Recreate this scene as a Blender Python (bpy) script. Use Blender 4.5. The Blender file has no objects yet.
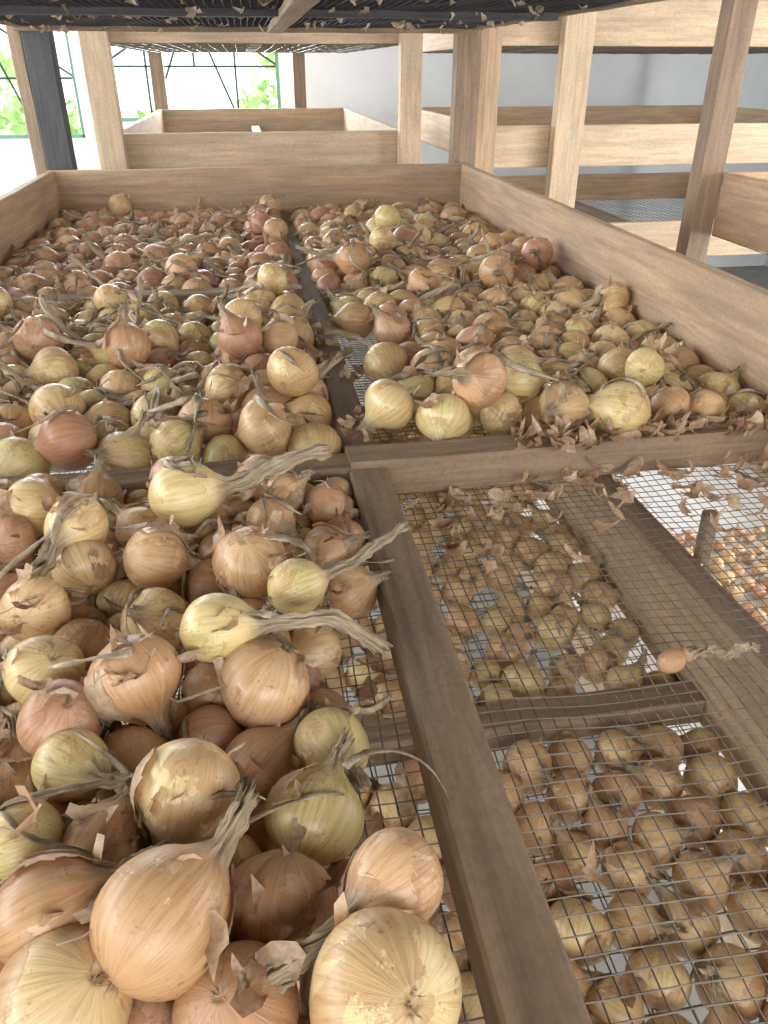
import bpy, math, random
import numpy as np
from math import *
from mathutils import Vector, Quaternion, Matrix

rng = np.random.default_rng(11)
random.seed(11)
S = bpy.context.scene
COL = S.collection

# ------------------------------------------------------------------ helpers
def empty(name, loc=(0, 0, 0)):
    e = bpy.data.objects.new(name, None); e.empty_display_size = .1
    e.location = loc; COL.objects.link(e); return e

def mesh_obj(name, verts, faces, mats, parent=None, smooth=False, midx=None):
    me = bpy.data.meshes.new(name)
    me.from_pydata([tuple(v) for v in verts], [], faces)
    for m in (mats if isinstance(mats, list) else [mats]): me.materials.append(m)
    if midx is not None: me.polygons.foreach_set("material_index", midx)
    if smooth: me.polygons.foreach_set("use_smooth", [True] * len(me.polygons))
    me.update()
    ob = bpy.data.objects.new(name, me); COL.objects.link(ob)
    if parent: ob.parent = parent
    return ob

class NT:
    def __init__(s, name):
        s.m = bpy.data.materials.new(name); s.m.use_nodes = True
        s.t = s.m.node_tree; s.t.nodes.clear()
        s.out = s.t.nodes.new("ShaderNodeOutputMaterial")
        s.b = s.t.nodes.new("ShaderNodeBsdfPrincipled")
        s.t.links.new(s.b.outputs[0], s.out.inputs[0])
    def n(s, typ, **kw):
        nd = s.t.nodes.new(typ)
        for k, v in kw.items(): setattr(nd, k, v)
        return nd
    def l(s, a, b): s.t.links.new(a, b)
    def ramp(s, fac, stops):
        r = s.n("ShaderNodeValToRGB"); cr = r.color_ramp
        while len(cr.elements) < len(stops): cr.elements.new(.5)
        for e, (p, c) in zip(cr.elements, stops):
            e.position = p; e.color = (*c, 1)
        s.l(fac, r.inputs[0]); return r.outputs[0]
    def noise(s, vec, scale, detail=4, rough=.55, dist=0):
        nd = s.n("ShaderNodeTexNoise"); nd.inputs["Scale"].default_value = scale
        nd.inputs["Detail"].default_value = detail; nd.inputs["Roughness"].default_value = rough
        nd.inputs["Distortion"].default_value = dist
        if vec is not None: s.l(vec, nd.inputs["Vector"])
        return nd.outputs[0]
    def mix(s, fac, a, b, typ="MIX"):
        m = s.n("ShaderNodeMix"); m.data_type = "RGBA"; m.blend_type = typ
        for sock, v in ((m.inputs[0], fac), (m.inputs[6], a), (m.inputs[7], b)):
            if isinstance(v, (int, float)): sock.default_value = v
            elif isinstance(v, tuple): sock.default_value = (*v, 1)
            else: s.l(v, sock)
        return m.outputs[2]
    def math(s, op, a, b=0, clamp=False):
        m = s.n("ShaderNodeMath"); m.operation = op; m.use_clamp = clamp
        for i, v in ((0, a), (1, b)):
            if isinstance(v, (int, float)): m.inputs[i].default_value = v
            else: s.l(v, m.inputs[i])
        return m.outputs[0]
    def bump(s, hgt, strength, dist=.002):
        b = s.n("ShaderNodeBump"); b.inputs["Strength"].default_value = strength
        b.inputs["Distance"].default_value = dist; s.l(hgt, b.inputs["Height"])
        s.l(b.outputs[0], s.b.inputs["Normal"])

def wood(name, light, dark, grey=.3, stain=.5):
    t = NT(name); tc = t.n("ShaderNodeTexCoord"); oi = t.n("ShaderNodeObjectInfo")
    add = t.n("ShaderNodeVectorMath"); add.operation = "ADD"
    comb = t.n("ShaderNodeCombineXYZ"); r10 = t.math("MULTIPLY", oi.outputs["Random"], 17.)
    for i in range(3): t.l(r10, comb.inputs[i])
    t.l(tc.outputs["Object"], add.inputs[0]); t.l(comb.outputs[0], add.inputs[1])
    mp = t.n("ShaderNodeMapping"); mp.inputs["Scale"].default_value = (2.2, 38, 38)
    t.l(add.outputs[0], mp.inputs["Vector"])
    g = t.noise(mp.outputs[0], 1.6, 7, .65, .6)
    mp2 = t.n("ShaderNodeMapping"); mp2.inputs["Scale"].default_value = (1.2, 5, 5)
    t.l(add.outputs[0], mp2.inputs["Vector"])
    st = t.noise(mp2.outputs[0], 3.0, 6, .65)
    fine = t.noise(add.outputs[0], 140, 3, .6)
    mid = tuple((a + b) / 2 for a, b in zip(light, dark))
    c = t.ramp(g, [(.28, dark), (.45, mid), (.62, light)])
    gr = sum(mid) / 3
    sf = t.ramp(st, [(.38, (0, 0, 0)), (.68, (stain,) * 3)])
    c = t.mix(sf, c, (gr * .75 * (1 - grey) + mid[0] * .4 * grey, gr * .62, gr * .5))
    ff = t.ramp(fine, [(.35, (.75,) * 3), (.55, (1, 1, 1))])
    c = t.mix(.6, c, ff, "MULTIPLY")
    vv = t.ramp(oi.outputs["Random"], [(0, (.85, .84, .83)), (1, (1.0, 1.0, 1.0))])
    c = t.mix(1.0, c, vv, "MULTIPLY")
    t.l(c, t.b.inputs["Base Color"]); t.b.inputs["Roughness"].default_value = .75
    t.bump(g, .5, .002)
    return t.m

def flat(name, col, rough=.6, var=.15, scale=20, metal=0, bump=.2):
    t = NT(name); tc = t.n("ShaderNodeTexCoord")
    n = t.noise(tc.outputs["Object"], scale, 5, .6)
    lo = tuple(c * (1 - var) for c in col); hi = tuple(min(1, c * (1 + var)) for c in col)
    t.l(t.ramp(n, [(.3, lo), (.7, hi)]), t.b.inputs["Base Color"])
    t.b.inputs["Roughness"].default_value = rough; t.b.inputs["Metallic"].default_value = metal
    t.bump(n, bump, .003)
    return t.m

# ---------------------------------------------------------------- materials
W_WORN = wood("weathered_wood", (.45, .325, .215), (.22, .145, .09), .5, .45)
W_TAN = wood("tan_plank", (.60, .41, .25), (.35, .225, .13), .3, .5)
W_LIGHT = wood("pale_pine", (.64, .48, .32), (.41, .285, .17), .3, .4)
W_MID = wood("brown_timber", (.34, .235, .155), (.17, .11, .07), .4, .4)
W_DARK = wood("dark_timber", (.085, .08, .085), (.035, .035, .042), .6, .3)
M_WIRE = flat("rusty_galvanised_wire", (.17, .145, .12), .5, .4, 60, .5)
M_WIREU = flat("soiled_wire", (.05, .05, .06), .6, .4, 60, .3)  # darker, bluer wire colour for the upper tray
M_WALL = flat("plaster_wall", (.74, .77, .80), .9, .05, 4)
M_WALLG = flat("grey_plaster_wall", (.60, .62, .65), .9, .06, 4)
M_CEIL = flat("painted_ceiling", (.7, .7, .7), .9, .05, 4)
M_FLOOR = flat("concrete_floor", (.26, .245, .225), .85, .2, 6)
M_GRILLE = flat("painted_steel_grille", (.025, .07, .045), .5, .2, 30)
M_FRAME = flat("green_window_frame", (.16, .30, .22), .6, .1, 10)
M_NET = flat("shade_netting", (.02, .026, .045), .7, .5, 90, 0, .6)
M_GRASS = flat("sunlit_grass", (.45, .6, .30), .9, .3, 3)
M_HEDGE = flat("sunlit_foliage", (.50, .70, .30), .8, .3, 9, 0, .5)
M_SHEET = flat("white_plastic_sheet", (.80, .82, .84), .5, .06, 8)  # white stands in for floor brightened by window light

def onion_material():
    t = NT("onion_skin"); oi = t.n("ShaderNodeObjectInfo"); tc = t.n("ShaderNodeTexCoord")
    sep = t.n("ShaderNodeSeparateColor"); t.l(oi.outputs["Color"], sep.inputs[0])
    tone, patch, seed = sep.outputs[0], sep.outputs[1], sep.outputs[2]
    va = t.n("ShaderNodeAttribute"); va.attribute_name = "vein"
    sa = t.n("ShaderNodeAttribute"); sa.attribute_name = "stalk"
    s10 = t.math("MULTIPLY", seed, 23.0)
    cmb = t.n("ShaderNodeCombineXYZ")
    for i in range(3): t.l(s10, cmb.inputs[i])
    def off(v):
        a = t.n("ShaderNodeVectorMath"); a.operation = "ADD"
        t.l(v, a.inputs[0]); t.l(cmb.outputs[0], a.inputs[1]); return a.outputs[0]
    vv = off(va.outputs["Vector"]); ov = off(tc.outputs["Object"])
    veins = t.noise(vv, 9, 4, .6)
    finev = t.noise(vv, 26, 3, .6)
    base = t.ramp(tone, [(0, (.66, .59, .25)), (.22, (.78, .65, .32)), (.45, (.80, .60, .31)),
                         (.65, (.75, .49, .26)), (.82, (.64, .37, .23)), (1.0, (.43, .175, .125))])
    bl = t.noise(ov, .9, 3, .5, .3)
    blf = t.ramp(bl, [(.40, (0, 0, 0)), (.62, (1, 1, 1))])
    blush = t.mix(tone, (.82, .61, .32), (.68, .42, .28))
    c = t.mix(t.math("MULTIPLY", blf, .6), base, blush)
    ragged = t.noise(ov, .8, 7, .64, .5)
    thr = t.math("ADD", ragged, t.math("MULTIPLY", patch, .24))
    rf = t.ramp(thr, [(.60, (0, 0, 0)), (.62, (1, 1, 1))])
    outer = t.mix(tone, (.62, .40, .19), (.48, .245, .13))
    c = t.mix(t.math("MULTIPLY", rf, .72), c, outer)
    vf = t.ramp(veins, [(.34, (.68, .56, .44)), (.54, (1, 1, 1))])
    c = t.mix(.62, c, vf, "MULTIPLY")
    fv = t.ramp(finev, [(.34, (.78, .69, .58)), (.5, (1, 1, 1))])
    c = t.mix(.5, c, fv, "MULTIPLY")
    sp = t.noise(ov, 11, 3, .6)
    big = t.noise(ov, 1.4, 3, .6)
    spf = t.math("MULTIPLY", t.ramp(sp, [(.57, (0, 0, 0)), (.65, (1, 1, 1))]),
                 t.ramp(big, [(.48, (0, 0, 0)), (.64, (1, 1, 1))]))
    c = t.mix(t.math("MULTIPLY", spf, .6), c, (.15, .09, .055))
    stn = t.noise(vv, 13, 6, .7)
    stc = t.ramp(stn, [(.34, (.12, .085, .05)), (.48, (.34, .26, .165)), (.60, (.53, .43, .29)), (.74, (.72, .62, .46))])
    sf = t.ramp(sa.outputs["Fac"], [(.10, (0, 0, 0)), (.60, (1, 1, 1))])
    c = t.mix(sf, c, stc)
    t.l(c, t.b.inputs["Base Color"])
    rr = t.math("ADD", t.math("MULTIPLY", sf, .5), t.math("MULTIPLY", rf, .10))
    rr = t.math("ADD", rr, .29)
    t.l(rr, t.b.inputs["Roughness"])
    t.b.inputs["Specular IOR Level"].default_value = .55
    hg = t.math("ADD", t.math("MULTIPLY", veins, .8), t.math("MULTIPLY", rf, .5))
    hg = t.math("ADD", hg, t.math("MULTIPLY", finev, .4))
    hg = t.math("ADD", hg, t.math("MULTIPLY", t.math("MULTIPLY", stn, sf), 2.0))
    t.bump(hg, .4, .0014)
    return t.m

def skin_material(name, stops, trans=.25):
    t = NT(name); g = t.n("ShaderNodeNewGeometry")
    n = t.noise(g.outputs["Position"], 34, 3, .6)
    n2 = t.noise(g.outputs["Position"], 210, 4, .65)
    c = t.ramp(n, stops)
    c = t.mix(.6, c, t.ramp(n2, [(.35, (.55, .48, .42)), (.55, (1, 1, 1))]), "MULTIPLY")
    t.l(c, t.b.inputs["Base Color"]); t.b.inputs["Roughness"].default_value = .45
    tr = t.n("ShaderNodeBsdfTranslucent"); t.l(c, tr.inputs[0])
    ms = t.n("ShaderNodeMixShader"); ms.inputs[0].default_value = trans
    t.l(t.b.outputs[0], ms.inputs[1]); t.l(tr.outputs[0], ms.inputs[2]); t.l(ms.outputs[0], t.out.inputs[0])
    t.bump(n2, .4, .001)
    return t.m

M_ONION = onion_material()
M_SKIN = skin_material("papery_onion_skin", [(.32, (.38, .21, .12)), (.48, (.58, .39, .24)), (.66, (.76, .62, .44))], .3)
M_LEAF = skin_material("dry_onion_leaf", [(.32, (.20, .15, .095)), (.5, (.43, .34, .23)), (.68, (.66, .57, .43))], .1)

# -------------------------------------------------------------------- beams
def beam(name, parent, p0, p1, w, t, mat, jit=.0012, roll=0):
    """timber from p0 to p1 (centre line), w = sideways width, t = height"""
    p0 = Vector(p0); p1 = Vector(p1); d = p1 - p0; L = d.length; d.normalize()
    up = Vector((0, 0, 1)) if abs(d.z) < .9 else Vector((0, 1, 0))
    y = up.cross(d).normalized(); z = d.cross(y)
    if roll:
        q = Quaternion(d, roll); y = q @ y; z = q @ z
    n = max(2, int(L / .12)); b = min(.003, w*.2, t*.2)
    prof = [(-w/2+b, -t/2), (w/2-b, -t/2), (w/2, -t/2+b), (w/2, t/2-b), (w/2-b, t/2), (-w/2+b, t/2), (-w/2, t/2-b), (-w/2, -t/2+b)]
    V = []; Fc = []
    r = random.Random(name + str(round(p0.x*100)) + str(round(p0.y*100)))
    for i in range(n + 1):
        x = -L/2 + L * i / n
        oy = r.uniform(-jit, jit); oz = r.uniform(-jit, jit)
        for (a, c) in prof: V.append((x, a + oy + r.uniform(-jit, jit)*.3, c + oz + r.uniform(-jit, jit)*.3))
    for i in range(n):
        for k in range(8):
            a = i*8+k; b2 = i*8+(k+1) % 8
            Fc.append((a, a+8, b2+8, b2))
    Fc.append(tuple(range(8))); Fc.append(tuple(n*8+k for k in reversed(range(8))))
    ob = mesh_obj(name, V, Fc, mat, parent)
    M = Matrix((d, y, z)).transposed().to_4x4(); M.translation = (p0 + p1) / 2
    ob.matrix_world = M
    return ob

# --------------------------------------------------------------- wire mesh
def wire_mesh(name, parent, x0, x1, y0, y1, z, sp=.0135, r=.0007, wob=.0012, seg=.03, sag=.0, mat=None):
    V = []; Fc = []
    def wire(pts):
        s = len(V)
        for i, p in enumerate(pts):
            a = pts[max(0, i-1)]; b = pts[min(len(pts)-1, i+1)]
            dx, dy = b[0]-a[0], b[1]-a[1]; l = hypot(dx, dy) or 1; nx, ny = -dy/l*r, dx/l*r
            V.extend([(p[0]+nx, p[1]+ny, p[2]), (p[0], p[1], p[2]+r), (p[0]-nx, p[1]-ny, p[2]), (p[0], p[1], p[2]-r)])
        for i in range(len(pts)-1):
            for k in range(4):
                a = s+i*4+k; b = s+i*4+(k+1) % 4
                Fc.append((a, b, b+4, a+4))
    def zz(x, y):
        u = (x-x0)/(x1-x0); v = (y-y0)/(y1-y0)
        return z - sag*16*u*(1-u)*v*(1-v) + .0015*sin(x*31+y*17)
    def wx(x, y): return x + wob*sin(y*23+x*9) + wob*.5*sin(y*61+x*40)
    def wy(x, y): return y + wob*sin(x*27+y*7) + wob*.5*sin(x*55+y*33)
    nx = int((x1-x0)/sp); ny = int((y1-y0)/sp)
    for i in range(nx+1):
        x = x0+(x1-x0)*i/nx; m = max(2, int((y1-y0)/seg))
        wire([(wx(x, y0+(y1-y0)*j/m), y0+(y1-y0)*j/m, zz(x, y0+(y1-y0)*j/m)) for j in range(m+1)])
    for i in range(ny+1):
        y = y0+(y1-y0)*i/ny; m = max(2, int((x1-x0)/seg))
        wire([(x0+(x1-x0)*j/m, wy(x0+(x1-x0)*j/m, y), zz(x0+(x1-x0)*j/m, y)+r) for j in range(m+1)])
    return mesh_obj(name, V, Fc, mat or M_WIRE, parent)

# -------------------------------------------------------------- onion mesh
PROF = np.array([(-.90, .0), (-.91, .08), (-.945, .15), (-.90, .28), (-.80, .52), (-.60, .775), (-.32, .94), (0, 1.0), (.28, .965),
                 (.52, .845), (.72, .665), (.88, .485), (1.02, .345), (1.17, .25), (1.32, .20)])
def onion_mesh(name, seed, stalkL=1.0, bend=.6, asp=1.0, nang=26, flaps=2, thick=1.0, pear=0., taper=.45, wav=.5):
    r = np.random.default_rng(seed)
    tt = np.linspace(0, 1, 25)
    def sm(a):
        out = []
        for t in tt:
            x = t*(len(a)-1); i = min(int(x), len(a)-2); u = x-i
            p0, p1, p2, p3 = a[max(i-1, 0)], a[i], a[i+1], a[min(i+2, len(a)-1)]
            out.append(.5*((2*p1)+(-p0+p2)*u+(2*p0-5*p1+4*p2-p3)*u*u+(-p0+3*p1-3*p2+p3)*u**3))
        return np.array(out)
    z = sm(PROF[:, 0])*asp; rad = np.maximum(sm(PROF[:, 1]), 0)
    base_r = .20*thick
    if pear:
        rad = rad + pear*np.exp(-((z-.95)/.35)**2)*.35
    rad = np.where(z > .9*asp, np.maximum(rad, base_r*1.02), rad)
    nk = len(z)
    ns = max(5, int(6+stalkL*6))
    spine = [(0, 0, zz) for zz in z]; rr = list(rad); stalk = [max(0, (zz/asp-.86)/.55)*.8 for zz in z]
    p = np.array([0, 0, z[-1]]); d = np.array([0, 0, 1.]); step = stalkL/ns
    ph = r.uniform(0, 6.28); tw = r.uniform(-1, 1, (ns, 2))
    dirs = [np.array([0, 0, 1.])]*nk; twist = [0.]*nk; rate = r.uniform(-1.0, 1.0)
    for i in range(ns):
        u = (i+1)/ns
        d = d + np.array([bend*cos(ph)*step*.6, bend*sin(ph)*step*.6, 0]) + np.array([tw[i, 0], tw[i, 1], 0])*wav*min(1, step*2)
        d /= np.linalg.norm(d); p = p+d*step
        spine.append(tuple(p)); dirs.append(d); twist.append(rate*u*stalkL)
        k = base_r*(1-taper*u)*(1+r.uniform(-.16, .16))
        if u > .93: k *= 1.2
        rr.append(k); stalk.append(1)
    V = []; vein = []; st = []
    a2, a3 = r.uniform(.012, .04), r.uniform(.008, .03); q2, q3 = r.uniform(0, 6.28, 2)
    flat_ = r.uniform(.45, .8)
    wr = r.uniform(0, 6.28, 4)
    tot = len(rr)
    for i in range(tot):
        c = np.array(spine[i]); dd = dirs[i]
        ref = np.array([1., 0, 0]) if abs(dd[0]) < .9 else np.array([0, 1., 0])
        e1 = ref-dd*ref.dot(dd); e1 /= np.linalg.norm(e1); e2 = np.cross(dd, e1)
        tq = twist[i]; e1, e2 = e1*cos(tq)+e2*sin(tq), e2*cos(tq)-e1*sin(tq)
        s = stalk[i]
        for k in range(nang):
            a = 2*pi*k/nang
            R_ = rr[i]
            lob = 1+a2*cos(2*a+q2)+a3*cos(3*a+q3)
            wrk = 1+s*(.24*cos(5*a+wr[0]+i*.25)+.17*cos(9*a+wr[1]-i*.3)+.10*sin(i*1.3+3*a+wr[2]))
            fl = 1-(1-flat_)*min(1, s)*.9
            x = cos(a)*R_*lob*wrk; y = sin(a)*R_*lob*wrk*fl
            v = c+e1*x+e2*y
            if i == tot-1: v = v+dd*r.uniform(-.15, .35)
            V.append(v); vein.append((cos(a), sin(a), (i/nk)*.35)); st.append(min(1, s))
    Fc = []
    for i in range(tot-1):
        for k in range(nang):
            a = i*nang+k; b = i*nang+(k+1) % nang
            Fc.append((a, b, b+nang, a+nang))
    Fc.append(tuple(reversed(range(nang))))
    ci = len(V); V.append(np.array(spine[-1])-dirs[-1]*.05); vein.append((0, 0, .5)); st.append(1)
    for k in range(nang): Fc.append(((tot-1)*nang+k, (tot-1)*nang+(k+1) % nang, ci))
    mi = [0]*len(Fc)
    for k in range(14):
        a = r.uniform(0, 6.28); rr0 = r.uniform(.02, .13); L = r.uniform(.10, .28)
        b0 = np.array([cos(a)*rr0, sin(a)*rr0, -.92*asp]); w = .014
        tip = b0+np.array([cos(a)*r.uniform(0, .15), sin(a)*r.uniform(0, .15), -L])
        s0 = len(V)
        V += [b0+np.array([w, 0, .03]), b0+np.array([-w, w, .03]), b0+np.array([-w, -w, .03]), tip]
        vein += [(0, 0, 0)]*4; st += [1]*4
        Fc += [(s0, s0+1, s0+3), (s0+1, s0+2, s0+3), (s0+2, s0, s0+3)]; mi += [0]*3
    for fi in range(flaps):
        a0 = r.uniform(0, 6.28); wa = r.uniform(.4, .95); i0 = int(r.integers(9, 14)); i1 = int(r.integers(20, 25))
        i1 = min(i1, nk-1)
        na, nb = 9, 10; s0 = len(V); lift = r.uniform(.04, .24)
        sidef = r.choice([-1, 1])
        for bi in range(nb):
            fi_ = i0+(i1-i0)*bi/(nb-1); il = int(fi_); u = fi_-il
            zz = z[il]*(1-u)+z[min(il+1, nk-1)]*u; R_ = rad[il]*(1-u)+rad[min(il+1, nk-1)]*u
            wl = wa*(.45+.55*sin(pi*min(1, .15+bi/(nb-1))))*r.uniform(.85, 1.15)
            for ai in range(na):
                s_ = ai/(na-1); edge = s_ if sidef > 0 else 1-s_
                a = a0+wl*(s_-.5)
                o = 1.035+lift*edge**3+r.uniform(-.008, .012)+.04*(bi/(nb-1))**2
                V.append(np.array([cos(a)*R_*o, sin(a)*R_*o, zz+lift*.4*edge**3+r.uniform(-.02, .02)]))
                vein.append((cos(a), sin(a), zz*.35)); st.append(0)
        for bi in range(nb-1):
            for ai in range(na-1):
                if (bi in (0, nb-2) or ai in (0, na-2)) and r.random() < .22: continue
                q = s0+bi*na+ai; Fc.append((q, q+1, q+na+1, q+na)); mi.append(1)
    me = bpy.data.meshes.new(name); me.from_pydata([tuple(v) for v in V], [], Fc)
    me.materials.append(M_ONION); me.materials.append(M_SKIN)
    me.polygons.foreach_set("material_index", mi)
    me.polygons.foreach_set("use_smooth", [True]*len(Fc))
    at = me.attributes.new("vein", "FLOAT_VECTOR", "POINT"); at.data.foreach_set("vector", np.array(vein, dtype=np.float32).ravel())
    at = me.attributes.new("stalk", "FLOAT", "POINT"); at.data.foreach_set("value", np.array(st, dtype=np.float32))
    me.update(); return me

VAR = [onion_mesh("onion_bulb_%d" % i, 100+i, stalkL=[.3, .5, .2, 1.3, .4, 2.2, .2, .7, 3.0, .4, 1.8, .3][i],
                  bend=[.3, .8, .2, .8, .5, .3, .2, .9, .3, .4, .6, .3][i],
                  asp=[.92, 1.0, .88, 1.05, .95, 1.0, .85, 1.0, 1.1, .9, .98, 1.02][i], nang=24,
                  flaps=[1, 0, 0, 1, 1, 1, 0, 1, 0, 1, 0, 1][i], thick=1.0, wav=.8) for i in range(12)]
LONGV = (3, 5, 8, 10)
LOWV = [0, 1, 2, 4, 6, 7, 9, 11]

def put_onion(parent, me, pos, r, axis, roll, tone, patch, name="onion"):
    ob = bpy.data.objects.new(name, me); COL.objects.link(ob); ob.parent = parent
    q = Vector((0, 0, 1)).rotation_difference(Vector(axis).normalized()) @ Quaternion((0, 0, 1), roll)
    ob.matrix_world = Matrix.LocRotScale(Vector(pos), q, Vector((r, r, r)))
    ob.color = (tone, patch, random.random(), 1)
    return ob

# ------------------------------------------------------------- relaxation
def pack(n, x0, x1, y0, y1, z0, rmin, rmax, fixed=(), iters=240, dens=None, drop=.16):
    k = np.arange(n)
    sx, sy = rng.random(2)
    P = np.stack([x0+(x1-x0)*((sx+k*.7548776662) % 1), y0+(y1-y0)*((sy+k*.5698402910) % 1), rng.uniform(z0+.03, z0+drop, n)], 1)
    Rr = rng.uniform(rmin, rmax, n)
    if dens is not None:
        for k in range(n):
            for _ in range(20):
                if rng.random() < dens(P[k, 0], P[k, 1]): break
                P[k, 0] = rng.uniform(x0, x1); P[k, 1] = rng.uniform(y0, y1)
    nf = len(fixed)
    if nf:
        Fx = np.array([f[:4] for f in fixed]); P = np.vstack([P, Fx[:, :3]]); Rr = np.concatenate([Rr, Fx[:, 3]])
    N = len(P); mov = np.ones(N); mov[n:] = 0
    RS = (Rr[:, None]+Rr[None])*.94
    W = mov[:, None]/np.maximum(mov[:, None]+mov[None], 1)
    for it in range(iters):
        P[:n, 2] -= .004 if it < iters*.5 else (.0012 if it < iters*.85 else 0)
        for _ in range(2):
            D = P[:, None]-P[None]; L = np.sqrt((D**2).sum(2))+1e-9; np.fill_diagonal(L, 9)
            ov = np.maximum(RS-L, 0)
            P += ((D/L[..., None])*(ov*W*.55)[..., None]).sum(1)*mov[:, None]
            P[:n, 0] = np.clip(P[:n, 0], x0+Rr[:n], x1-Rr[:n]); P[:n, 1] = np.clip(P[:n, 1], y0+Rr[:n], y1-Rr[:n])
            P[:n, 2] = np.maximum(P[:n, 2], z0+Rr[:n])
    return [(P[i, 0], P[i, 1], P[i, 2], Rr[i]) for i in range(n)]

SURF = []
def fill(parent, sph, variants=range(12), tmin=0., tmax=1., name="onion", power=1.0, pmax=1.0):
    variants = list(variants)
    for (x, y, z, r) in sph:
        v = random.choice(variants)
        tilt = rng.uniform(1.15, 1.6) if v in LONGV else rng.uniform(.6, 2.1)
        az = rng.uniform(0, 2*pi)
        ax = (sin(tilt)*cos(az), sin(tilt)*sin(az), cos(tilt))
        tone = tmin+(tmax-tmin)*random.random()**power
        put_onion(parent, VAR[v], (x, y, z), r, ax, random.uniform(0, 6.28), tone, pmax*random.random()**1.2, name)
        SURF.append((x, y, z, r))

def top_z(x, y, base, SA):
    d2 = (SA[:, 0]-x)**2+(SA[:, 1]-y)**2
    m = d2 < (SA[:, 3]**2)
    if not m.any(): return base
    return max(base, float((SA[m, 2]+np.sqrt(SA[m, 3]**2-d2[m])).max()))

# =================================================================== ROOM
ZF = -1.05; ZC = 1.65
XL, XR, YB, YF = -2.7, 4.4, 6.3, -2.6
def box(name, x0, x1, y0, y1, z0, z1, mat, parent=None):
    V = [(x, y, z) for z in (z0, z1) for y in (y0, y1) for x in (x0, x1)]
    Fc = [(0, 2, 3, 1), (4, 5, 7, 6), (0, 1, 5, 4), (2, 6, 7, 3), (0, 4, 6, 2), (1, 3, 7, 5)]
    return mesh_obj(name, V, Fc, mat, parent)
box("floor", XL-.15, XR+.15, YF, YB+.15, ZF-.1, ZF, M_FLOOR)
box("ceiling", XL-.15, XR+.15, YF, YB+.15, ZC, ZC+.1, M_CEIL)
def wall_with_openings(name, axis, c0, c1, a0, a1, opens, mat):
    root = empty(name); i = 0
    def seg(s0, s1, z0, z1):
        nonlocal i
        if s1-s0 < 1e-4 or z1-z0 < 1e-4: return
        if axis == 'x': box("wall_part_%d" % i, s0, s1, c0, c1, z0, z1, mat, root)
        else: box("wall_part_%d" % i, c0, c1, s0, s1, z0, z1, mat, root)
        i += 1
    cur = a0
    for (a, b, z0, z1) in sorted(opens):
        seg(cur, a, ZF, ZC); seg(a, b, ZF, z0); seg(a, b, z1, ZC); cur = b
    seg(cur, a1, ZF, ZC)
BW = [(-2.35, -1.12, .02, 1.25), (-.95, .27, .12, 1.25)]
wall_with_openings("wall_back", 'x', YB, YB+.15, XL-.15, XR+.15, BW, M_WALL)
LW = [(-1.2, .5, -.2, 1.3), (1.3, 3.0, -.2, 1.3), (3.8, 5.4, -.2, 1.3)]
wall_with_openings("wall_left", 'y', XL-.15, XL, YF, YB, LW, M_WALL)
RW = [(-1.4, 1.6, -.6, 1.3)]
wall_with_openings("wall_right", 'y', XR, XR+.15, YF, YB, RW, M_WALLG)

def window(name, axis, c, a0, a1, z0, z1):
    """steel window with a straight welded grille: uprights, rails and splayed bars"""
    root = empty(name)
    def P(a, z, o=0): return (a, c+o, z) if axis == 'x' else (c+o, a, z)
    for k, (p, q) in enumerate([((a0, z0), (a1, z0)), ((a0, z1), (a1, z1)), ((a0, z0), (a0, z1)), ((a1, z0), (a1, z1))]):
        beam("frame_%d" % k, root, P(*p), P(*q), .045, .045, M_FRAME, 0)
    w = a1-a0; hh = z1-z0; cx = a0+w*.52
    rail = z0+hh*.30; top = z0+hh*.62
    bars = [((a0, rail), (a1, rail)), ((a0, top), (a1, top)), ((a0+w*.25, z0), (a0+w*.25, z1)), ((a0+w*.75, z0), (a0+w*.75, z1)),
            ((cx, rail), (cx, z1)), ((cx, top), (a0+w*.25, z0)), ((cx, top), (a0+w*.75, z0)), ((cx, top), (a0, rail)), ((cx, top), (a1, rail)),
            ((a0+w*.25, top), (cx, z1)), ((a0+w*.75, top), (cx, z1))]
    for k, (p, q) in enumerate(bars):
        beam("grille_bar_%d" % k, root, P(*p, -.01), P(*q, -.01), .014, .014, M_GRILLE, 0)
for i, (a, b, z0, z1) in enumerate(BW): window("window_%d" % (i+1), 'x', YB+.05, a, b, z0, z1)
for i, (a, b, z0, z1) in enumerate(LW): window("window_%d" % (i+3), 'y', XL-.05, a, b, z0, z1)

# outdoors
box("grass_lawn", -30, 30, YB+.3, 40, ZF-.3, ZF-.15, M_GRASS)
V = []; Fc = []
rg = np.random.default_rng(5)
for k in range(5200):
    x = rg.uniform(-9, 7); y = 11+rg.uniform(0, 2.5)
    top = (2.0 if x < -3.2 else 1.15)+.5*sin(x*1.3)+.3*sin(x*3.7)
    z = ZF+rg.uniform(0, 1)**.8*top
    s = rg.uniform(.06, .16); a = rg.normal(size=3); a /= np.linalg.norm(a); b = np.cross(a, rg.normal(size=3)); b /= np.linalg.norm(b)
    c = np.array([x, y, z]); i0 = len(V)
    V += [c-a*s, c+b*s*.45, c+a*s, c-b*s*.45]; Fc.append((i0, i0+1, i0+2, i0+3))
mesh_obj("garden_hedge", V, Fc, M_HEDGE)

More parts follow.
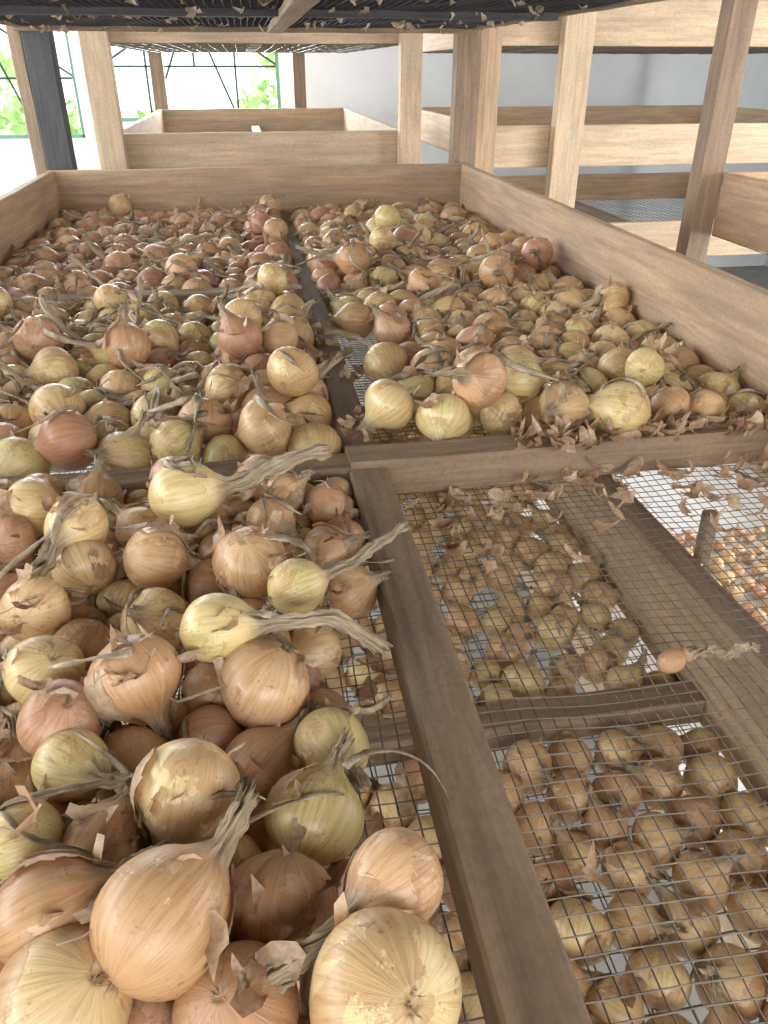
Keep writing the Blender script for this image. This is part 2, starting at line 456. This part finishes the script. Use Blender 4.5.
# ============================================================== MAIN RACK
rack = empty("onion_drying_rack")
XI0, XI1, YE, YN = -.64, .755, 2.93, -.35      # inner faces of the tray
ZM = -.045                                     # wire mesh level
beam("centre_beam_near", rack, (.123, YN, -.0225), (.123, .882, -.0225), .05, .045, W_WORN)
beam("centre_beam_far", rack, (.121, .938, -.0235), (.121, YE, -.0235), .046, .043, W_WORN)
beam("cross_beam_left", rack, (XI0, .905, -.022), (.10, .910, -.022), .05, .046, W_WORN)
beam("cross_beam_right", rack, (.1, .911, -.018), (XI1, .925, -.014), .056, .052, W_WORN)
beam("cross_beam_back_left", rack, (XI0, 1.76, -.002), (.098, 1.76, -.002), .05, .05, W_WORN)
beam("cross_beam_back_right", rack, (.144, 1.80, -.022), (XI1, 1.80, -.022), .05, .044, W_WORN)
beam("side_board_left", rack, (XI0-.0125, YN, .045), (XI0-.0125, YE, .045), .025, .215, W_TAN)
beam("side_board_right", rack, (XI1+.0125, YN, .045), (XI1+.0125, YE, .045), .025, .215, W_TAN)
beam("end_board_far", rack, (XI0-.025, YE+.0125, .045), (XI1+.025, YE+.0125, .045), .025, .215, W_TAN)
beam("end_board_near", rack, (XI0-.025, YN-.0125, .045), (XI1+.025, YN-.0125, .045), .025, .215, W_TAN)
for nm, x, y, w, mt in [("post_far_left", -.625, 3.00, .085, W_DARK), ("post_far_right", .775, 3.0, .085, W_MID),
                    ("post_near_left", -.70, -.42, .085, W_DARK), ("post_near_right", .82, -.42, .085, W_MID)]:
    beam(nm, rack, (x, y, ZF), (x, y, 1.45), w, .07, mt)
beam("post_batten_left", rack, (-.69, 3.0, ZF), (-.69, 3.0, 1.45), .040, .05, W_MID)
beam("post_batten_right", rack, (.837, 3.02, ZF), (.837, 3.02, 1.45), .035, .04, W_TAN)
wire_mesh("wire_mesh_near_right", rack, .145, XI1, YN, .90, ZM, sag=.006)
wire_mesh("wire_mesh_near_left", rack, XI0, .102, YN, .89, ZM, sag=.006)
wire_mesh("wire_mesh_far_right", rack, .14, XI1, .94, YE, ZM, seg=.08)
wire_mesh("wire_mesh_far_left", rack, XI0, .10, .94, YE, ZM, seg=.08)
# --- lower tier
ZL = -.335
beam("lower_board_right", rack, (.555, YN, -.245), (.555, 2.9, -.245), .024, .15, W_LIGHT)
beam("lower_board_left", rack, (-.62, YN, -.245), (-.62, 2.9, -.245), .024, .15, W_TAN)
beam("lower_board_far", rack, (-.63, 2.92, -.245), (.565, 2.92, -.245), .024, .15, W_TAN)
beam("lower_cross_beam_near", rack, (-.6, .69, -.295), (.54, .70, -.295), .045, .04, W_WORN)
beam("lower_cross_beam_far", rack, (-.6, 1.75, -.30), (.54, 1.75, -.30), .05, .045, W_WORN)
beam("lower_rail", rack, (.585, -.3, -.14), (.485, 1.6, -.10), .014, .03, W_MID)
beam("lower_strut", rack, (.555, .78, -.12), (.555, .78, -.047), .018, .018, W_MID)
wire_mesh("lower_wire_mesh", rack, -.6, .54, YN, 2.9, ZL, sp=.02, seg=.1, r=.001)
# --- upper tier
ZU = .56
for nm, p, q, w, t, m in [
    ("upper_centre_beam", (.12, -.4, ZU+.012), (.12, 2.94, ZU+.012), .05, .05, W_WORN),
    ("upper_cross_beam_0", (XI0, .9, ZU+.03), (XI1, .9, ZU+.03), .05, .05, W_DARK),
    ("upper_cross_beam_1", (XI0, 2.05, ZU+.014), (XI1, 2.10, ZU+.014), .05, .05, W_DARK),
    ("upper_side_left", (XI0-.03, -.4, ZU+.1), (XI0-.03, 3.0, ZU+.1), .03, .2, W_MID),
    ("upper_side_right", (XI1+.03, -.4, ZU+.1), (XI1+.03, 3.0, ZU+.1), .03, .2, W_MID),
    ("upper_end_far", (XI0-.04, 2.96, ZU+.09), (XI1+.04, 2.96, ZU+.09), .035, .2, W_MID),
    ("upper_end_near", (XI0-.04, -.42, ZU+.1), (XI1+.04, -.42, ZU+.1), .035, .2, W_MID)]:
    beam(nm, rack, p, q, w, t, m)
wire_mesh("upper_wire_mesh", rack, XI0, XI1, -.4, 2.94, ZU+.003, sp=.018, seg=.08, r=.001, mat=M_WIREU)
nx, ny = 60, 120; V = []; Fc = []
for j in range(ny+1):
    for i in range(nx+1):
        x = XI0+(XI1-XI0)*i/nx; y = -.4+3.33*j/ny
        V.append((x, y, ZU+.020+.006*sin(x*40+y*11)+.005*sin(y*53-x*19)+.003*sin(x*90)))
for j in range(ny):
    for i in range(nx):
        a = j*(nx+1)+i; Fc.append((a, a+1, a+nx+2, a+nx+1))
mesh_obj("upper_shade_netting", V, Fc, M_NET, rack, True)

# ======================================================== ONIONS (main tray)
pile = empty("onion_pile")
mm = .001
# x,y,z,r (mm), tone, patch, stalk end (x,y) or None, optional axis
H1 = [
 (35,213,42,40,.36,.35,None,(-.3,.55,-.75)),(-41,229,22,32.5,.78,.5,None,(.2,.2,-.9)),(52,273,46,27.5,.68,.5,(-52,208)),(-17,291,10,35,.70,.6,None,(-.2,-.6,-.6)),
 (-80,264,50,36.4,.60,.95,(-23,331)),(-129,243,30,36.4,.48,.4,None,(-.5,.1,-.6)),(-146,287,40,30,.66,.9,(-84,311)),(-171,344,30,27,.05,.1,None),
 (-128,340,20,26,.55,1,(-114,369)),(9,351,10,34,.06,0,None,(.45,.8,.35)),(27,423,0,29,.05,0,(41,375)),(-72,363,40,34.5,.40,.4,None,(-.3,-.5,-.5)),
 (-20,479,20,38.4,.70,.2,None,(-.5,-.2,-.7)),(-57,515,50,30,.10,0,(91,502)),(-119,481,40,37,.66,.8,None,(.3,-.4,-.6)),(-171,451,30,30,.86,.6,None,(-.3,.2,-.6)),
 (-194,510,30,30,.30,.1,None,(-.4,.3,-.6)),(-220,595,30,31,.60,.3,None,(.2,.6,-.2)),(-159,415,20,26,.05,.1,(-98,366)),(11,577,40,26,.10,0,(124,636)),
 (-29,642,30,37,.66,.4,None,(.1,.3,-.9)),(-122,664,30,33,.58,.5,None,(.6,.2,-.3)),(-192,673,20,31,.40,.2,None),(-199,707,50,31,.34,.1,(-241,587)),
 (-261,770,40,33,.45,.1,None,(.7,.1,-.3)),(-99,755,50,37,.28,.05,(59,783)),(-272,723,30,26,.85,.3,None),(57,779,10,27,.75,.6,None),
 (12,798,20,25,.6,.4,None),(-7,734,20,28,.5,.4,None),(48,683,10,26,.7,.6,None),(-51,328,0,24,.35,.3,None),(-149,756,10,27,.55,.4,None)]
heroN = []
for i, row in enumerate(H1):
    x, y, z, r, tone, patch, st = row[:7]
    x, y, z, r = x*mm, y*mm, z*mm, r*mm
    if st:
        e = Vector((st[0]*mm, st[1]*mm, z+.010)); d = e-Vector((x, y, z)); L = d.length/r
        me = onion_mesh("onion_long_%d" % i, 300+i, stalkL=max(.3, L-1.3), bend=.05, asp=1.0, nang=40, flaps=2 if patch > .5 else 1,
                        thick=1.3, pear=.5, taper=.25, wav=.6)
        put_onion(pile, me, (x, y, z), r, d, random.uniform(0, 6.28), tone, patch)
    else:
        tilt = rng.uniform(.8, 2.2); az = rng.uniform(0, 6.28)
        axv = row[7] if len(row) > 7 else (sin(tilt)*cos(az), sin(tilt)*sin(az), cos(tilt))
        me = onion_mesh("onion_round_%d" % i, 300+i, stalkL=rng.uniform(.2, .5), bend=.5, asp=rng.uniform(.88, 1.0), nang=40, flaps=1+int(patch > .55), thick=1.2)
        put_onion(pile, me, (x, y, z), r, axv, random.uniform(0, 6.28), tone, patch)
    heroN.append((x, y, z, r)); SURF.append((x, y, z, r))
H2 = [(174,964,60,38,.35,.1),(245,924,50,39,.12,0),(338,951,40,33,.30,.1),(418,914,60,36,.40,.3),(493,887,60,42,.18,.1),(581,915,50,33,.6,.4),
      (631,900,50,27,.62,.5),(578,999,80,30,.1,.1),(316,985,55,30,.6,.6)]
heroF = []
for i, (x, y, z, r, tone, patch) in enumerate(H2):
    x, y, z, r = x*mm, y*mm+.06, z*mm-.030, r*mm
    tilt = rng.uniform(1.2, 2.5); az = rng.uniform(0, 6.28)
    put_onion(pile, VAR[[0, 2, 4, 9, 11, 6][i % 6]], (x, y, z), r, (sin(tilt)*cos(az), sin(tilt)*sin(az), cos(tilt)), random.uniform(0, 6.28), tone, patch)
    heroF.append((x, y, z, r)); SURF.append((x, y, z, r))
clear = lambda x, y: 0.0 if (x > .04 and .33 < y < .66) else 1.0
n1 = pack(190, -.48, .10, .02, .88, ZM, .024, .033, heroN, dens=clear, drop=.05)
n1 = [s for s in n1 if not (s[0] > .046 and .30 < s[1] < .64) and not (s[0] > .055 and s[1] <= .30)
      and not (s[2] > .045 and s[1] < .62)]
fill(pile, n1, [0, 1, 2, 4, 6, 7, 9, 11], power=.8, tmin=.15, tmax=.9)
fill(pile, pack(142, XI0, .098, .935, 1.735, ZM, .033, .041), tmax=.95, power=1.2)
n2 = pack(112, .155, XI1, .96, 1.78, ZM, .032, .041, heroF, dens=lambda x, y: .15 if (x < .27 and y < 1.4) else 1)
n2 = [s for s in n2 if not (s[1] < 1.62 and s[0] < .225+.03*sin(s[1]*19)+.02*sin(s[1]*47))]
fill(pile, n2, tmax=.85, power=1.3)
fill(pile, [s for s in pack(185, XI0, .10, 1.79, YE, ZM, .034, .041) if s[2] < .10], tmin=.5, power=.75)
fill(pile, [s for s in pack(155, .13, XI1, 1.83, YE, ZM, .034, .042) if s[2] < .10], tmin=.05)
low = empty("lower_tray_onion_pile")
fill(low, pack(195, -.45, .54, .0, .665, ZL, .026, .034), LOWV, .3, .8, pmax=.5)
fill(low, pack(150, -.05, .54, .72, 1.72, ZL, .024, .032), LOWV, .15, .6, pmax=.15)
# bottom shelf with small sets, on the aisle side of the rack
NX0, NX1 = .66, 1.62
box("shelf_sheet", NX0+.01, NX1-.01, .3, 2.6, -.74, -.73, M_SHEET, rack)  # white sheet put in place of the bright, window-lit floor
for nm, p, q in [("shelf_side_left", (NX0, .3, -.70), (NX0, 2.6, -.70)), ("shelf_side_right", (NX1, .3, -.70), (NX1, 2.6, -.70)),
                 ("shelf_end_near", (NX0, .29, -.70), (NX1, .29, -.70)), ("shelf_end_far", (NX0, 2.61, -.70), (NX1, 2.61, -.70))]:
    beam(nm, rack, p, q, .03, .12, W_LIGHT)
for k, (x, y) in enumerate([(NX0+.05, .34), (NX1-.05, .34), (NX0+.05, 2.56), (NX1-.05, 2.56)]): beam("shelf_leg_%d" % k, rack, (x, y, ZF), (x, y, -.74), .05, .05, W_MID)
sets = pack(210, .85, NX1-.02, .95, 1.74, -.73, .016, .022, iters=140, drop=.05)
for (x, y, z, r) in sets:
    tilt = rng.uniform(.5, 2); az = rng.uniform(0, 6.28)
    put_onion(low, VAR[random.choice(LOWV)], (x, y, z), r, (sin(tilt)*cos(az), sin(tilt)*sin(az), cos(tilt)), 0, random.uniform(.4, .9), 0)

# ================================================== loose skins & dry leaves
SA = np.array(SURF)
def flakes(name, spots, mat, smin, smax, parent=None, crumple=.05):
    V = []; Fc = []
    r = np.random.default_rng(len(spots))
    for (x, y, z) in spots:
        s = r.uniform(smin, smax); i0 = len(V)
        cu = r.uniform(.8, 3.0)/s; cv = r.uniform(-1., 1.)/s
        ax = r.normal(size=3)*np.array([.7, .7, 1]); ax[2] = abs(ax[2])+.3; ax /= np.linalg.norm(ax)
        a = np.cross(ax, r.normal(size=3)); a /= np.linalg.norm(a); b = np.cross(ax, a)
        el = r.uniform(.3, .95); ph = r.uniform(0, 6.28, 3)
        rings = 4; na = 13
        def P(u, v):
            w = (u*u*cu*.5+v*v*cv*.5)
            return np.array([x, y, z])+a*u+b*v+ax*(w+r.uniform(-crumple, crumple)*s)
        V.append(P(0, 0))
        out = [1+.3*sin(2*2*pi*q/na+ph[0])+.25*sin(3*2*pi*q/na+ph[1])+r.uniform(-.25, .25) for q in range(na)]
        for ri in range(1, rings+1):
            for q in range(na):
                an = 2*pi*q/na; rr_ = s*.5*ri/rings*out[q]
                V.append(P(cos(an)*rr_, sin(an)*rr_*el))
        for q in range(na):
            Fc.append((i0, i0+1+q, i0+1+(q+1) % na))
            for ri in range(rings-1):
                p = i0+1+ri*na
                Fc.append((p+q, p+na+q, p+na+(q+1) % na, p+(q+1) % na))
    return mesh_obj(name, V, Fc, mat, parent, True)

def leaves(name, spots, mat, lmin, lmax, wid, parent, base, surf):
    """dried leaf straps draped over whatever lies beneath them"""
    V = []; Fc = []
    r = np.random.default_rng(len(spots)+7)
    for (x, y) in spots:
        L = r.uniform(lmin, lmax); n = 16; yaw = r.uniform(0, 6.28)
        p = np.array([x, y, top_z(x, y, base, surf)+.003]); stp = L/n
        tw = r.uniform(0, 6.28); dt = r.uniform(-.5, .5); dy = r.uniform(-.14, .14); w0 = r.uniform(.3, 1.1)*wid; i0 = len(V)
        for i in range(n+1):
            u = i/n; yaw += dy+r.uniform(-.16, .16); tw += dt*.5
            q = p+np.array([cos(yaw), sin(yaw), 0])*stp
            tz = top_z(q[0], q[1], base, surf)+.003
            q[2] = max(tz, p[2]-.35*stp) if tz <= p[2]+.9*stp else p[2]+.9*stp
            d = q-p; d /= np.linalg.norm(d); p = q
            s = np.array([-sin(yaw), cos(yaw), 0]); up = np.cross(d, s)
            a = s*cos(tw)+up*sin(tw); b = -s*sin(tw)+up*cos(tw)
            w = w0*(1-.7*u**2)*(1+r.uniform(-.25, .25))
            for k in range(6):
                an = 2*pi*k/6; V.append(p+a*cos(an)*w+b*sin(an)*w*.3)
        for i in range(n):
            for k in range(6):
                A = i0+i*6+k; B = i0+i*6+(k+1) % 6
                Fc.append((A, B, B+6, A+6))
        Fc.append(tuple(i0+k for k in reversed(range(6)))); Fc.append(tuple(i0+n*6+k for k in range(6)))
    return mesh_obj(name, V, Fc, mat, parent, True)

spots = []
for _ in range(350):
    x, y = rng.uniform(-.45, .09), rng.uniform(.15, .87); spots.append((x, y, top_z(x, y, ZM, SA)-rng.uniform(-.002, .014)))
for _ in range(250):
    x, y = rng.uniform(XI0+.02, .09), rng.uniform(.95, 1.75); spots.append((x, y, top_z(x, y, ZM, SA)-rng.uniform(-.002, .010)))
for _ in range(190):
    x, y = rng.uniform(.20, XI1-.02), rng.uniform(.97, 1.8); spots.append((x, y, top_z(x, y, ZM, SA)-rng.uniform(-.002, .010)))
for _ in range(330):
    x, y = rng.uniform(XI0+.02, XI1-.02), rng.uniform(1.8, 2.9); spots.append((x, y, top_z(x, y, ZM, SA)-rng.uniform(-.002, .010)))
flakes("papery_skin_scraps", spots, M_SKIN, .012, .038, pile)
beamspots = []
for _ in range(190):
    x = min(.745, rng.uniform(.22, .78)**.8*.9 + .06); y = .905+rng.normal()*.03
    z = .010 if .88 < y < .955 else ZM+.008
    beamspots.append((x, y, z+rng.uniform(0, .016)))
for _ in range(80):
    x = rng.uniform(.16, .74); y = .86-abs(rng.normal())*.07; beamspots.append((x, y, ZM+.006))
for _ in range(20):
    x = rng.uniform(.17, .74); y = rng.uniform(.3, .86); beamspots.append((x, y, ZM+.006))
for _ in range(40):
    x = rng.uniform(.145, .26); y = rng.uniform(.96, 1.5); beamspots.append((x, y, ZM+.006))
for _ in range(16):
    beamspots.append((.12+rng.uniform(-.02, .02), rng.uniform(.93, 1.5), .004))
flakes("fallen_onion_skins", beamspots, M_SKIN, .012, .036, pile)
lowspots = []
SLW = SA[SA[:, 2] < -.15]
for _ in range(90):
    x, y = rng.uniform(.05, .53), rng.uniform(.1, 1.6); lowspots.append((x, y, top_z(x, y, ZL, SLW)+.001))
flakes("lower_tray_skin_scraps", lowspots, M_SKIN, .012, .03, low)
SU = SA[SA[:, 2] > -.1]
ls = []
for (n, x0, x1, y0, y1) in [(170, -.6, .04, .97, 1.70), (85, .22, .70, 1.0, 1.76), (170, -.6, .04, 1.8, 2.80), (130, .18, .70, 1.84, 2.80), (16, .25, .72, .88, .96)]:
    for _ in range(n): ls.append((rng.uniform(x0, x1), rng.uniform(y0, y1)))
leaves("dry_onion_leaves", ls, M_LEAF, .04, .14, .006, pile, ZM, SU)
ls = [(rng.uniform(-.42, .04), rng.uniform(.30, .84)) for _ in range(110)]
leaves("thin_dry_leaf_strands", ls, M_LEAF, .03, .11, .0045, pile, ZM, SU)
hang = [(rng.uniform(XI0, XI1), rng.uniform(1.6, 2.93), ZU-rng.uniform(.0, .012)) for _ in range(110)]
flakes("hanging_skin_scraps", hang, M_LEAF, .012, .035, rack)

me = onion_mesh("onion_stub_mesh", 777, stalkL=6.5, bend=.35, asp=1.5, nang=28, flaps=0, thick=3.2, wav=1.0)
lone = put_onion(empty("stray_onion_stalk"), me, (.355, .505, ZM+.013), .011, (1, .30, .02), 1.0, .75, .9)

# ========================================================= BACKGROUND RACKS
def rack_unit(name, x0, x1, y0, y1, tiers, bh, mats, posts):
    root = empty(name)
    for ti, zb in enumerate(tiers):
        zc = zb+bh/2
        beam("tier_%d_front" % ti, root, (x0, y0, zc), (x1, y0, zc), .025, bh, mats[0])
        beam("tier_%d_back" % ti, root, (x0, y1, zc), (x1, y1, zc), .025, bh, mats[1])
        beam("tier_%d_left" % ti, root, (x0+.012, y0, zc), (x0+.012, y1, zc), .025, bh-.004, mats[2])
        beam("tier_%d_right" % ti, root, (x1-.012, y0, zc), (x1-.012, y1, zc), .025, bh-.004, mats[2])
        beam("tier_%d_centre" % ti, root, ((x0+x1)/2, y0, zb+.02), ((x0+x1)/2, y1, zb+.02), .05, .04, W_MID)
        wire_mesh("tier_%d_wire" % ti, root, x0, x1, y0, y1, zb, sp=.05, r=.0012, seg=.3)
    for k, (px, py, pw, m) in enumerate(posts):
        beam("post_%d" % k, root, (px, py, ZF), (px, py, 1.4), pw, .06, m)
T = [-.36, .10, .53, 1.05]
rack_unit("onion_drying_rack", -.52, .65, 3.43, 5.5, T, .13, (W_LIGHT, W_TAN, W_LIGHT),
          [(-.51, 3.38, .10, W_LIGHT), (.65, 3.38, .085, W_LIGHT), (-.5, 5.55, .08, W_MID), (.36, 5.55, .075, W_MID)])
rack_unit("onion_drying_rack", 1.07, 3.2, 3.65, 5.5, [-.36, .06, .53, 1.05], .17, (W_LIGHT, W_TAN, W_LIGHT),
          [(1.04, 3.60, .06, W_TAN), (1.40, 3.60, .13, W_LIGHT), (3.2, 3.6, .08, W_LIGHT), (3.2, 5.55, .08, W_MID), (1.1, 5.55, .08, W_MID)])
rack_unit("onion_drying_rack", 1.31, 2.9, -.3, 2.14, [.03, .60, 1.05], .17, (W_TAN, W_TAN, W_TAN),
          [(1.275, 2.18, .07, W_MID), (1.275, -.34, .05, W_TAN), (2.9, 2.18, .08, W_MID), (2.9, -.34, .08, W_MID)])

# ================================================================= LIGHTING
w = bpy.data.worlds.new("overcast_sky"); S.world = w; w.use_nodes = True
bg = w.node_tree.nodes["Background"]; bg.inputs[0].default_value = (.94, .98, 1, 1); bg.inputs[1].default_value = 2.5
def area(name, loc, rot, sx, sy, power, col):
    l = bpy.data.lights.new(name, "AREA"); l.shape = "RECTANGLE"; l.size = sx; l.size_y = sy; l.energy = power; l.color = col
    o = bpy.data.objects.new(name, l); COL.objects.link(o); o.location = loc; o.rotation_euler = rot; return o
area("window_daylight_back", (-.9, YB-.15, .75), (radians(-90), 0, 0), 2.6, 1.0, 190, (.90, .96, 1))
area("window_daylight_left", (XL+.1, 1.2, .6), (0, radians(-90), 0), 1.3, 4.5, 140, (.97, .99, 1))  # soft fill lamp added along the unseen left wall
area("doorway_daylight", (.3, YF+.2, .9), (radians(80), 0, 0), 3.5, 1.6, 95, (1, .99, .97))  # fill lamp added behind the camera; there is no doorway
area("window_daylight_right", (XR-.1, .6, .1), (0, radians(90), 0), 1.9, 3.0, 320, (1, 1, .99))  # lamp added on the unseen right side to brighten the lower trays

# =================================================================== CAMERA
cd = bpy.data.cameras.new("camera"); cam = bpy.data.objects.new("camera", cd); COL.objects.link(cam)
cam.location = (0, 0, .45); cam.rotation_euler = (radians(60), 0, radians(-9.2))
cd.sensor_fit = 'VERTICAL'; cd.sensor_height = 36; cd.lens = 27.04; cd.clip_start = .02
S.camera = cam
S.view_settings.view_transform = 'Standard'
S.view_settings.exposure = 0.05
